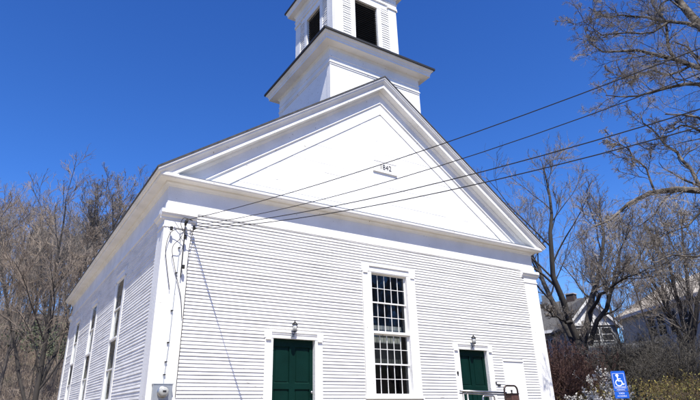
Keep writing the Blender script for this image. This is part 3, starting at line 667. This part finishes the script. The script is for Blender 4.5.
def tree_meshes(seed, H, r0, levels, fork=3, bark='bark', twig='twig', lean=.03, seeds=None, sides=(9, 7, 5, 3, 3), crown0=.35, spread=24, jit=.03, split_at=2, buds=None):
    rng = np.random.default_rng(seed); N0 = 10
    if seeds is None:
        b = [(0, 0, -.3)]; d = np.array([rng.normal()*lean, rng.normal()*lean, 1.0]); p = np.array([0., 0, 0])
        for k in range(N0-1): b.append(tuple(p)); p = p+d*H/(N0-1); d = d+np.r_[rng.normal(size=2)*.035, 0]
        P = [np.array(b)]; Rr = [r0*np.linspace(1.15, .2, N0)]; Ls = [H]
        for f in range(fork-1):                 # extra leaders
            i = rng.integers(2, 5); a = rng.uniform(0, 6.28); q = P[0][i].copy(); o = [q.copy()]; dd = norm(np.array([math.cos(a)*.45, math.sin(a)*.45, 1.0])); l = H*(1-i/N0)*rng.uniform(.8, 1)
            for k in range(N0-1): q = q+dd*l/(N0-1); o.append(q.copy()); dd = norm(dd+np.r_[rng.normal(size=2)*.07, .07])
            P.append(np.array(o)); Rr.append(r0*.62*np.linspace(1, .2, N0)); Ls.append(l)
    else:
        P, Rr, Ls = [], [], []
        for pts, ra, rb in seeds:
            q, l = resample(pts, N0, rng, jit); P.append(q); Rr.append(np.linspace(ra, rb, N0)); Ls.append(l)
    P = np.array(P); R = np.array(Rr); Ln = np.array(Ls, float)
    lv = [(P, R)]; L0 = Ln
    for (k, ang, ratio, npts, tmin, up, wander, rr_, rmin) in levels:
        P, R, Ln = grow(rng, P, R, Ln, k, ang, ratio, npts, tmin, up, wander, rr_, rmin); lv.append((P, R))
    tr_ = [tubes(p, r, sides[min(i, 4)]) for i, (p, r) in enumerate(lv[:split_at])]; cr = [tubes(p, r, sides[min(i+split_at, 4)]) for i, (p, r) in enumerate(lv[split_at:])]
    out = [mesh_np('trunk', tr_, bark), mesh_np('crown', cr, twig)]
    if buds:
        P, R = lv[-1]; tips = P[:, 1:].reshape(-1, 3); sel = rng.random(len(tips)) < buds[1]; out.append(leaf_mesh(rng, tips[sel], buds[0], buds[2], 'buds'))
    return out
def leaf_mesh(rng, c, size, m, name='leaves'):
    n_ = len(c); a = norm(rng.normal(size=(n_, 3))); b = norm(np.cross(a, rng.normal(size=(n_, 3)))); s = (size*rng.uniform(.6, 1.3, n_))[:, None]
    V = np.stack([c-a*s, c+b*s*.5, c+a*s, c-b*s*.5], 1).reshape(-1, 3); return mesh_np(name, [(V, np.arange(n_*4).reshape(-1, 4))], m)
def plant_tree(name, meshes, loc, rz, sc_, label, cat, group=None, names=('trunk', 'crown', 'buds')):
    t_ = tag(empty(name, loc, rz), label, cat, group); t_.scale = (sc_, sc_, sc_) if not isinstance(sc_, tuple) else sc_
    for me, nm in zip(meshes, names): o = bpy.data.objects.new(nm, me); C.objects.link(o); o.parent = t_
    return t_
#        k  ang ratio npts tmin up wander rr rmin
LV = [(14, 42, .34, 7, .30, .22, .13, .45, .012), (7, 40, .48, 5, .2, .16, .16, .55, .008), (7, 38, .50, 4, .15, .12, .18, .6, .0065), (3, 38, .6, 3, .2, .08, .18, .7, .0045)]
LV2 = [(12, 32, .36, 7, .4, .35, .10, .45, .012), (8, 34, .45, 5, .2, .22, .13, .55, .008), (7, 36, .48, 4, .15, .15, .17, .6, .0065), (3, 36, .6, 3, .2, .1, .18, .7, .0045)]
VAR = [tree_meshes(11, 15, .12, LV, 3, 'bark', 'twig'), tree_meshes(12, 16, .11, LV2, 2, 'bark', 'twigb'), tree_meshes(13, 14, .10, LV, 2, 'barkd', 'twigb'),
       tree_meshes(14, 15, .14, LV2, 3, 'bark', 'twig'), tree_meshes(15, 13, .12, LV2, 1, 'barkd', 'twigb'), tree_meshes(16, 15, .15, LV, 2, 'barkd', 'twig')]
rt = random.Random(21)
WOODL = 'slender bare tree in the crowded leafless wood left of the church'
cnt = 0
for row, (yy, nx, x0, x1) in enumerate(((24, 3, -13, -7), (29, 5, -17, -3), (35, 6, -19, 1), (42, 8, -22, 4), (50, 10, -24, 6), (60, 11, -28, 9), (72, 12, -32, 12))):
    for k in range(nx):
        x = x0+(x1-x0)*(k+.5)/nx+rt.uniform(-.8, .8); y = yy+rt.uniform(-2.5, 2.5); s = rt.uniform(.95, 1.25)*(.64, .74, .82, .88, .90, .88, .85)[row]
        plant_tree('bare_tree', VAR[rt.randrange(6)], (x, y, float(hgt(x, y))-.1), rt.uniform(0, 6.28), s, WOODL, 'tree', WOODL and 'bare trees of the wood left of the church'); cnt += 1
# rounder, taller tree beyond the eave
big = tree_meshes(31, 17.8, .24, [(16, 46, .36, 8, .25, .25, .12, .5, .014), (8, 40, .46, 5, .2, .18, .16, .55, .010), (6, 38, .5, 4, .15, .15, .2, .6, .008), (5, 38, .55, 3, .2, .1, .2, .7, .006)], 4, 'bark', 'twig')
q = at(112, 300, 44); plant_tree('bare_tree', big, (q[0], q[1], float(hgt(q[0], q[1]))), 1.0, 1.0, 'tall round-crowned bare tree rising above the left eave of the church', 'tree')
q = at(36, 395, 26); fk = tree_meshes(33, 12, .13, LV, 3, 'barkd', 'twigb'); plant_tree('bare_tree', fk, (q[0], q[1], float(hgt(q[0], q[1]))), 2.2, 1.0, 'dark forked trunk at the front of the wood near the church wall', 'tree')

# undergrowth of the wood: a mass of thin stems
def thicket(seed, pts, h, k, m, rad=.006, spread=.35):
    rng = np.random.default_rng(seed); N = len(pts); n_ = 5; P = np.zeros((N, n_, 3)); P[:, 0] = pts; d = norm(np.c_[rng.normal(size=(N, 2))*spread, np.ones(N)]); hh = h*rng.uniform(.5, 1.2, N)
    for j in range(1, n_): P[:, j] = P[:, j-1]+d*(hh/(n_-1))[:, None]; d = norm(d+rng.normal(size=(N, 3))*.15)
    R = np.full((N, n_), rad*2)*np.linspace(1, .4, n_)[None]; lv = [tubes(P, R, 3)]; Ln = hh
    for (kk, ratio) in k:
        P, R, Ln = grow(rng, P, R, Ln, kk, 42, ratio, 4, .2, .12, .2, .6, rad*.7); lv.append(tubes(P, R, 3))
    return lv, P
rng = np.random.default_rng(4)
xs = rng.uniform(-26, 6, 3400); ys = 21+rng.random(3400)**1.3*50; pts = np.c_[xs, ys, hgt(xs, ys)]
lv, _ = thicket(5, pts, 2.6, [(5, .45), (4, .5)], 'twigb', .009)
o = bpy.data.objects.new('undergrowth', mesh_np('undergrowth', lv, 'twigb')); C.objects.link(o); tag(o, 'brown leafless undergrowth filling the wood', 'undergrowth', kind='stuff')
# a grey-green evergreen-ish patch of brush inside the wood
for (px, py, d, s) in ((40, 335, 33, 1.6), (62, 350, 36, 1.3)):
    q = at(px, py, d); rg = np.random.default_rng(int(px)); c = rg.normal(size=(700, 3))*np.array([.9, .9, .45])*s*.55
    g0 = float(hgt(q[0], q[1])); zt = q[2]-g0
    b = MB(); b.tube([(0, 0, -.2), (0.05, 0, zt*.5), (0, 0, zt)], [.05, .03, .01], 5); lm_ = leaf_mesh(rg, c+np.array([0, 0, zt]), .07, 'everg')
    t_ = tag(empty('understory_tree', (q[0], q[1], g0)), 'small sparse green understory tree %s' % ('at the left of the dark forked trunk' if px == 40 else 'close to the far corner of the church'), 'tree', 'green understory trees in the wood')
    b.build('trunk', 'barkd', t_); o = bpy.data.objects.new('crown', lm_); C.objects.link(o); o.parent = t_

# --- big forked tree beyond the right corner
def px_seed(lst): return [tuple(at(a, b, d)) for a, b, d in lst]
base = np.array(at(583, 398, 29)); base[2] = float(hgt(base[0], base[1]))
def rel(seeds, base): return [([tuple(np.array(p)-base) for p in px_seed(l)], a, b) for l, a, b in seeds]
LF = [(11, 38, .42, 6, .25, .25, .13, .45, .014), (7, 38, .50, 5, .15, .18, .16, .55, .009), (7, 38, .50, 4, .15, .12, .2, .6, .007), (3, 38, .65, 3, .2, .08, .18, .7, .0048)]
S = rel([([(585, 420, 29), (582, 375, 29), (580, 340, 29)], .40, .32), ([(580, 345, 29), (568, 312, 28.6), (554, 275, 28), (551, 240, 28), (553, 215, 28), (549, 192, 28.4), (543, 165, 29)], .18, .03),
         ([(578, 350, 29.2), (563, 322, 29.6), (548, 292, 30.2), (538, 265, 31), (528, 250, 32), (515, 225, 33)], .17, .03), ([(583, 345, 29), (588, 312, 29.3), (596, 284, 29.8), (601, 258, 30.2), (604, 228, 30.5), (600, 205, 31)], .19, .03),
         ([(588, 315, 29.3), (603, 292, 28), (618, 284, 27), (632, 276, 26.4), (648, 268, 26)], .10, .02), ([(590, 345, 28.8), (597, 322, 28.4), (608, 300, 28), (614, 272, 28), (626, 240, 28.6)], .13, .03),
         ([(572, 322, 28.7), (558, 318, 28), (545, 310, 27.4)], .08, .02)], base)
fm = tree_meshes(41, 1, 1, LF, seeds=S, bark='barkd', twig='twig', jit=.05, sides=(12, 7, 5, 3, 3))
plant_tree('forked_tree', fm, tuple(base), 0, 1, 'large dark bare tree forking low beyond the right corner of the church', 'tree')
base = np.array(at(688, 398, 34)); base[2] = float(hgt(base[0], base[1]))
S = rel([([(690, 420, 34), (689, 370, 34), (687, 335, 34), (680, 305, 34), (672, 275, 34), (664, 250, 34), (655, 228, 34)], .16, .04), ([(690, 400, 34), (691, 345, 34.3), (690, 300, 34.5), (686, 262, 35), (682, 232, 35), (679, 210, 35)], .15, .04),
         ([(692, 400, 33.7), (693, 345, 33.5), (697, 305, 33), (702, 265, 33), (706, 232, 33)], .14, .04), ([(687, 350, 34), (672, 318, 33), (658, 292, 32.5), (645, 270, 32), (636, 245, 32)], .12, .03), ([(686, 400, 35), (682, 350, 35.5), (668, 300, 36), (652, 262, 36), (641, 232, 37)], .11, .03)], base)
cm = tree_meshes(42, 1, 1, LF, seeds=S, bark='barkd', twig='twig', jit=.05)
plant_tree('multi_stem_tree', cm, tuple(base), 0, 1, 'many-stemmed bare tree fanning out before the tan-roofed house', 'tree')
# thin trees filling the sky behind
for i, (px, py, d, s, v, lab) in enumerate(((505, 398, 44, .98, 0, 'bare tree whose top shows just over the right rake of the pediment'), (532, 398, 50, .95, 3, 'pale bare tree behind the left limb of the big forked tree'),
        (628, 398, 52, .92, 1, 'slim bare tree standing between the two far houses'), (655, 398, 46, .72, 4, 'low bare tree at the left end of the tan-roofed house'))):
    q = at(px, py, d); plant_tree('bare_tree', VAR[v], (q[0], q[1], float(hgt(q[0], q[1]))), i*1.7, s, lab, 'tree')
# --- maple whose limbs reach in from the right
TM = np.array(at(790, 398, 17)); base = TM.copy(); base[2] = float(hgt(base[0], base[1])); bx = lambda h: tuple(base+np.array([0, 0, h]))
lim = [([bx(-.3), bx(2), bx(4.5)], .45, .38), ([bx(4.5), tuple(at(770, 160, 17)), tuple(at(745, 80, 17)), tuple(at(715, 42, 17)), tuple(at(690, 15, 17.3)), tuple(at(672, -12, 17.6)), tuple(at(655, -60, 18))], .36, .10),
       ([bx(4.5), tuple(at(765, 225, 16.5)), tuple(at(730, 200, 16)), tuple(at(700, 189, 15.8)), tuple(at(672, 190, 15.8)), tuple(at(648, 193, 15.6)), tuple(at(632, 201, 15.4)), tuple(at(618, 214, 15.3)), tuple(at(603, 224, 15.2)), tuple(at(590, 228, 15))], .24, .03),
       ([tuple(at(755, 110, 17)), tuple(at(720, 88, 16.5)), tuple(at(700, 84, 16.3)), tuple(at(675, 86, 16)), tuple(at(652, 92, 15.8)), tuple(at(628, 99, 15.5)), tuple(at(604, 96, 15.3))], .13, .02),
       ([tuple(at(735, 65, 17)), tuple(at(712, 74, 17)), tuple(at(690, 66, 16.8)), tuple(at(672, 58, 16.8)), tuple(at(650, 55, 16.6)), tuple(at(634, 47, 16.4)), tuple(at(612, 52, 16.3)), tuple(at(592, 46, 16)), tuple(at(583, 30, 16))], .14, .02),
       ([tuple(at(676, 60, 16.8)), tuple(at(668, 44, 17)), tuple(at(663, 20, 17)), tuple(at(650, 0, 17.2)), tuple(at(640, -20, 17.2))], .08, .03),
       ([tuple(at(700, 28, 17.2)), tuple(at(676, 22, 17)), tuple(at(650, 20, 17)), tuple(at(625, 12, 16.7)), tuple(at(606, 18, 16.4)), tuple(at(588, 8, 16))], .09, .02),
       ([bx(4.2), tuple(at(768, 290, 16)), tuple(at(738, 262, 15.5)), tuple(at(712, 250, 15.2)), tuple(at(692, 258, 15)), tuple(at(672, 256, 14.8)), tuple(at(655, 262, 14.6))], .12, .02),
       ([tuple(at(705, 190, 15.8)), tuple(at(690, 172, 15.8)), tuple(at(676, 150, 16)), tuple(at(662, 140, 16)), tuple(at(648, 128, 16)), tuple(at(640, 112, 16))], .09, .02),
       ([tuple(at(655, 192, 15.7)), tuple(at(646, 168, 15.6)), tuple(at(632, 158, 15.5)), tuple(at(620, 142, 15.4)), tuple(at(606, 138, 15.3))], .05, .015),
       ([tuple(at(745, 150, 17)), tuple(at(722, 134, 16.8)), tuple(at(700, 130, 16.6)), tuple(at(682, 126, 16.4)), tuple(at(664, 132, 16.2))], .11, .02),
       ([tuple(at(720, 196, 16)), tuple(at(700, 215, 15.6)), tuple(at(684, 228, 15.2)), tuple(at(668, 232, 15)), tuple(at(650, 244, 14.8))], .06, .015),
       ([tuple(at(690, 66, 16.8)), tuple(at(668, 76, 16.6)), tuple(at(648, 72, 16.4)), tuple(at(628, 78, 16.2)), tuple(at(608, 70, 16))], .06, .012),
       ([tuple(at(672, 20, 17)), tuple(at(650, 34, 16.6)), tuple(at(628, 32, 16.3)), tuple(at(606, 36, 16)), tuple(at(584, 22, 15.8)), tuple(at(570, 26, 15.7))], .06, .012),
       ([bx(4.5), tuple(at(800, 120, 17.5)), tuple(at(810, 0, 18)), tuple(at(820, -120, 18))], .30, .08)]
S = [([tuple(np.array(p)-base) for p in l], a*.62, b*.6) for l, a, b in lim]
LM = [(14, 48, .30, 8, .15, .08, .22, .40, .008), (8, 46, .46, 6, .15, .05, .22, .5, .0048), (7, 46, .50, 4, .15, .03, .2, .6, .0030), (4, 42, .6, 3, .2, .02, .2, .7, .0023)]
mm = tree_meshes(52, 1, 1, LM, seeds=S, bark='limb', twig='twigm', jit=.03, sides=(10, 7, 5, 3, 3), split_at=3, buds=(.0065, .15, 'bud'))
plant_tree('maple_tree', mm, tuple(base), 0, 1, 'old budding maple reaching gnarled pale limbs in from the right', 'tree')

# ------------------------------------------------------------------ houses on the right
def frame_at(pL, pR):                          # rotation so that local +x runs from pL to pR
    d = np.array(pR)-np.array(pL); return math.atan2(d[1], d[0]), math.hypot(d[0], d[1])
def house(name, label, loc, rz, W, D, H, rise, wallm, roofm, gable_front, wins, ov=.35, gm=None):
    """local: x along the seen front, y away from the viewer"""
    t_ = tag(empty(name, loc, rz), label, 'house')
    MB().box(0, W, 0, D, -1.5, H).build('wall', wallm, t_)
    b = MB(); e = ov
    if gable_front:
        for s in (-1, 1):
            x0 = W/2; xe = W/2+s*(W/2+e); sl = rise/(W/2); b.prism([(x0, H+rise), (xe, H-e*sl), (xe, H-e*sl+.16), (x0, H+rise+.16)], 1, -e, D+e)
        rf = b.build('roof', roofm, t_)
        MB().prism([(0, H), (W, H), (W/2, H+rise-.01)], 1, -.01, D).build('gable', gm or wallm, t_)
        b = MB(); 
        for s in (-1, 1):
            x0 = W/2; xe = W/2+s*(W/2+e); sl = rise/(W/2); b.prism([(x0, H+rise-.22), (xe, H-e*sl-.22), (xe, H-e*sl-.002), (x0, H+rise-.002)], 1, -e, -e+.06)
        b.box(-.1, W+.1, -.12, -.015, H-.18, H-.001); b.build('trim', 'hwhite', t_)
    else:
        for s in (-1, 1):
            y0 = D/2; ye = D/2+s*(D/2+e); sl = rise/(D/2); b.prism([(y0, H+rise), (ye, H-e*sl), (ye, H-e*sl+.16), (y0, H+rise+.16)], 0, -e, W+e)
        rf = b.build('roof', roofm, t_)
        MB().prism([(0, H), (D, H), (D/2, H+rise-.01)], 0, .0, W).build('gable', wallm, t_)
        MB().box(-e, W+e, -e-.05, -e-.005, H-e*rise/(D/2)-.05, H-e*rise/(D/2)+.16).build('fascia', 'hwhite', t_)
    for (x0, x1, z0, z1) in wins:
        b = MB(); b.box(x0-.05, x1+.05, -.05, -.001, z0-.05, z0); b.box(x0-.05, x1+.05, -.05, -.001, z1, z1+.05); b.box(x0-.05, x0, -.05, -.001, z0, z1); b.box(x1, x1+.05, -.05, -.001, z0, z1); b.box(x0, x1, -.035, -.001, (z0+z1)/2-.03, (z0+z1)/2+.03)
        f = b.build('window', 'hblue', t_); MB().box(x0, x1, -.02, -.001, z0, z1).build('pane', MT['black'], f)
    return t_, rf
# pixel-sized guides for the far houses
def ground(p): return float(hgt(p[0], p[1]))
pL, pR = at(581, 398, 39), at(631, 398, 40); rz, Wd = frame_at(pL, pR); g0 = ground(pL)
h1 = at(590, 322, 39)[2]-g0; h2 = at(603, 294, 38.5)[2]-g0
house('gabled_house', 'grey house with a white front gable behind the forked tree', (pL[0], pL[1], g0), rz, Wd, 5, h1, h2-h1, 'hgrey', 'hroof', True,
      [(Wd*(.14+.27*k), Wd*(.14+.27*k)+.62, h1-1.15, h1-.35) for k in range(3)], .3, 'hwhite')
pL, pR = at(512, 398, 44), at(572, 398, 42); rz, Wd = frame_at(pL, pR); g0 = ground(pL)
h1 = at(550, 331, 43)[2]-g0; h2 = at(550, 306, 43)[2]-g0+.7
ht, rf = house('low_house', 'low grey house with dark shingle roof and brick chimney left of the gabled house', (pL[0], pL[1], g0), rz, Wd, 8, h1, h2-h1, 'hgrey', 'hroof', False, [(Wd*.62, Wd*.62+.7, h1-1.8, h1-.7), (Wd*.82, Wd*.82+.7, h1-1.8, h1-.7)])
MB().box(Wd*.40, Wd*.40+.5, 3.6, 4.1, h2-.6, h2+.75).build('chimney', 'hgrey', rf)
MB().box(Wd*.84, Wd*.84+.6, 3.6, 4.2, h2-.6, h2+.5).build('chimney', 'brick', rf)
MB().box(Wd*.84-.05, Wd*.84+.65, 3.55, 4.25, h2+.5, h2+.58).build('chimney_cap', 'granite', rf)
pL, pR = at(636, 398, 46), at(735, 398, 38); rz, Wd = frame_at(pL, pR); g0 = ground(pL)
h1 = at(640, 316, 46)[2]-g0; h2 = at(660, 286, 44)[2]-g0+.6
ht, rf = house('tan_roofed_house', 'blue-grey house with pale tan roof at the right edge', (pL[0], pL[1], g0), rz, Wd, 8, h1, h2-h1, 'hblue', 'troof', False,
      [(Wd*k, Wd*k+.8, h1-1.9, h1-.6) for k in (.36, .47, .60, .72)])
MB().box(Wd*.2, Wd*.2+.5, 3.4, 3.9, h2-.5, h2+.45).build('chimney', 'hgrey', rf); MB().box(Wd*.62, Wd*.62+.6, 3.6, 4.2, h2-.5, h2+.5).build('chimney', 'brick', rf)
# dark open shed in the brush
pL, pR = at(575, 398, 33), at(640, 398, 31); rz, Wd = frame_at(pL, pR); g0 = ground(pL); zt = at(600, 346, 32)[2]-g0
t_ = tag(empty('open_shed', (pL[0], pL[1], g0), rz), 'dark open-fronted shed with sloping grey roof sunk in the brush', 'shed')
MB().prism([(-.6, zt-.55), (3.0, zt+.25), (3.0, zt+.37), (-.6, zt-.43)], 0, -.3, Wd+.3).build('roof', 'hroof', t_)
for k in range(4): MB().box(k*Wd/3.05, k*Wd/3.05+.14, 0, .14, -.5, zt-.45).build('post', 'darkwood', t_)
MB().box(0, Wd, 2.8, 2.95, -.5, zt+.1).build('back_wall', 'darkwood', t_)
MB().box(-.3, Wd+.3, -.66, -.61, zt-.6, zt-.46).build('fascia', 'hgrey', t_)
# low retaining wall
pL, pR = at(566, 398, 29), at(705, 398, 26); rz, Wd = frame_at(pL, pR); g0 = ground(pL); zt = at(620, 381, 27)[2]-g0
MB().box(0, Wd, 0, .4, -1, zt).build('retaining_wall', 'stone'); o = bpy.data.objects['retaining_wall']; o.location = (pL[0], pL[1], g0); o.rotation_euler = (0, 0, rz); tag(o, 'low weathered grey retaining wall below the shed', 'wall')

# ------------------------------------------------------------------ shrubs, brush
def shrub(name, label, cat, px, d, w_px, top, stems, m, rad, seed, leaf=None, kk=((5, .45), (4, .5), (3, .5)), group=None, spread=.35, depth=1.0):
    c = at(px, 398, d); g0 = ground(c); half = w_px/2/FPX*d*1.1; h = at(px, top, d)[2]-g0
    rg = np.random.default_rng(seed); x = rg.normal(size=stems)*half*.5; y = rg.normal(size=stems)*half*.5*depth
    wx, wy = c[0]+x, c[1]+y; pts = np.c_[x, y, hgt(wx, wy)-g0-.05]
    lv, P = thicket(seed, pts, h*.78, kk, m, rad, spread)
    t_ = tag(empty(name, (c[0], c[1], g0)), label, cat, group); o = bpy.data.objects.new('stems', mesh_np('stems', lv, m)); C.objects.link(o); o.parent = t_
    if leaf:
        tips = P[:, 1:].reshape(-1, 3); sel = rg.random(len(tips)) < leaf[1]; o = bpy.data.objects.new('leaves', leaf_mesh(rg, tips[sel], leaf[0], leaf[2])); C.objects.link(o); o.parent = t_
    return t_
shrub('red_twig_shrub', 'reddish-brown leafless shrub beside the right corner of the church', 'shrub', 560, 24, 46, 338, 120, 'redtwig', .007, 61)
shrub('red_twig_shrub', 'smaller dull brown shrub between the reddish shrub and the forked trunk', 'shrub', 578, 25.5, 26, 362, 50, 'redtwig', .006, 62)
shrub('blossom_tree', 'small tree covered in white blossom left of the blue sign', 'tree', 601, 17.5, 14, 358, 24, 'vine', .005, 63, (.021, 1.0, 'blossom'), ((6, .28), (6, .45), (5, .5)), spread=.16)
shrub('blossom_tree', 'wispy white-flowering sapling rising behind the blue sign', 'tree', 611, 19, 6, 345, 3, 'vine', .005, 64, (.016, .5, 'blossom'), ((5, .3), (4, .45), (3, .5)), spread=.2)
for i, (px, d, w_, top, n_, lab) in enumerate(((600, 29, 30, 340, 45, 'tangled dark brush in front of the open shed'), (628, 28, 36, 330, 60, 'tall tangle of dark bare brush right of the open shed'), (650, 29, 36, 318, 65, 'tall dark brush below the left end of the tan-roofed house'),
                                               (672, 27, 34, 335, 65, 'dense dark brush under the many-stemmed tree'), (698, 25, 34, 322, 65, 'dark brush at the right edge below the tan-roofed house'), (640, 24, 30, 360, 45, 'low dark brush just right of the blue sign'), (545, 30, 30, 345, 40, 'grey brush behind the reddish shrub by the church'))):
    shrub('bare_shrub', lab, 'shrub', px, d, w_, top, n_, 'vine', .007, 70+i, group='dark leafless brush on the right', spread=.45)
shrub('yellow_shrub', 'yellow-budded loose shrub at the lower right edge', 'shrub', 694, 17, 34, 372, 40, 'dry', .004, 81, (.022, .6, 'yellow'), spread=.6)
shrub('yellow_shrub', 'yellowish loose shrub right of the blue sign', 'shrub', 655, 18, 34, 386, 40, 'dry', .004, 82, (.022, .6, 'yellow'), spread=.7)
shrub('evergreen_shrub', 'small green shrub right of the blue sign', 'shrub', 640, 19, 12, 388, 20, 'vine', .005, 83, (.03, .95, 'everg'))
rng = np.random.default_rng(8); N = 5200
az = np.radians(rng.uniform(48, 72, N)); dd = rng.uniform(15, 30, N); xs = CAM[0]+np.sin(az)*dd; ys = CAM[1]+np.cos(az)*dd
k_ = xs > 6.5; xs, ys = xs[k_], ys[k_]
lv, P = thicket(9, np.c_[xs, ys, hgt(xs, ys)], .55, [(3, .6)], 'dry', .005, .6)
gc = tag(empty('ground_cover', (0, 0, 0)), 'dry yellow-brown ground cover along the bank', 'ground cover', kind='stuff')
o = bpy.data.objects.new('stems', mesh_np('stems', lv, 'dry')); C.objects.link(o); o.parent = gc; o['kind'] = 'stuff'
tips = P[:, 1:].reshape(-1, 3); o = bpy.data.objects.new('leaves', leaf_mesh(rng, tips[rng.random(len(tips)) < .5], .035, 'yellow')); C.objects.link(o); o.parent = gc; o['kind'] = 'stuff'
for i, (x, y, v) in enumerate(((12.5, -19.0, 3), (17, -27, 1), (22, -24, 0), (26, -33, 3), (31, -29, 2), (19, -41, 5), (27, -43, 1), (36, -40, 0), (8, -42, 2), (13, -45, 3))):
    plant_tree('bare_tree', VAR[v], (x, y, float(hgt(x, y))-.1), i*1.3, .9+.03*i, 'bare roadside tree mirrored in the tall front window', 'tree', 'bare trees across the road')
for i, (px, d, s_, v, lab) in enumerate(((610, 33, .50, 4, 'thin bare sapling in front of the white gable'), (634, 31, .45, 1, 'thin bare sapling just left of the tan-roofed house'), (572, 35, .45, 5, 'thin bare sapling behind the trunk of the forked tree'), (665, 30, .5, 4, 'bare sapling in front of the wall of the tan-roofed house'))):
    q = at(px, 398, d); plant_tree('bare_sapling', VAR[v], (q[0], q[1], float(hgt(q[0], q[1]))), i*2.1, s_, lab, 'tree')
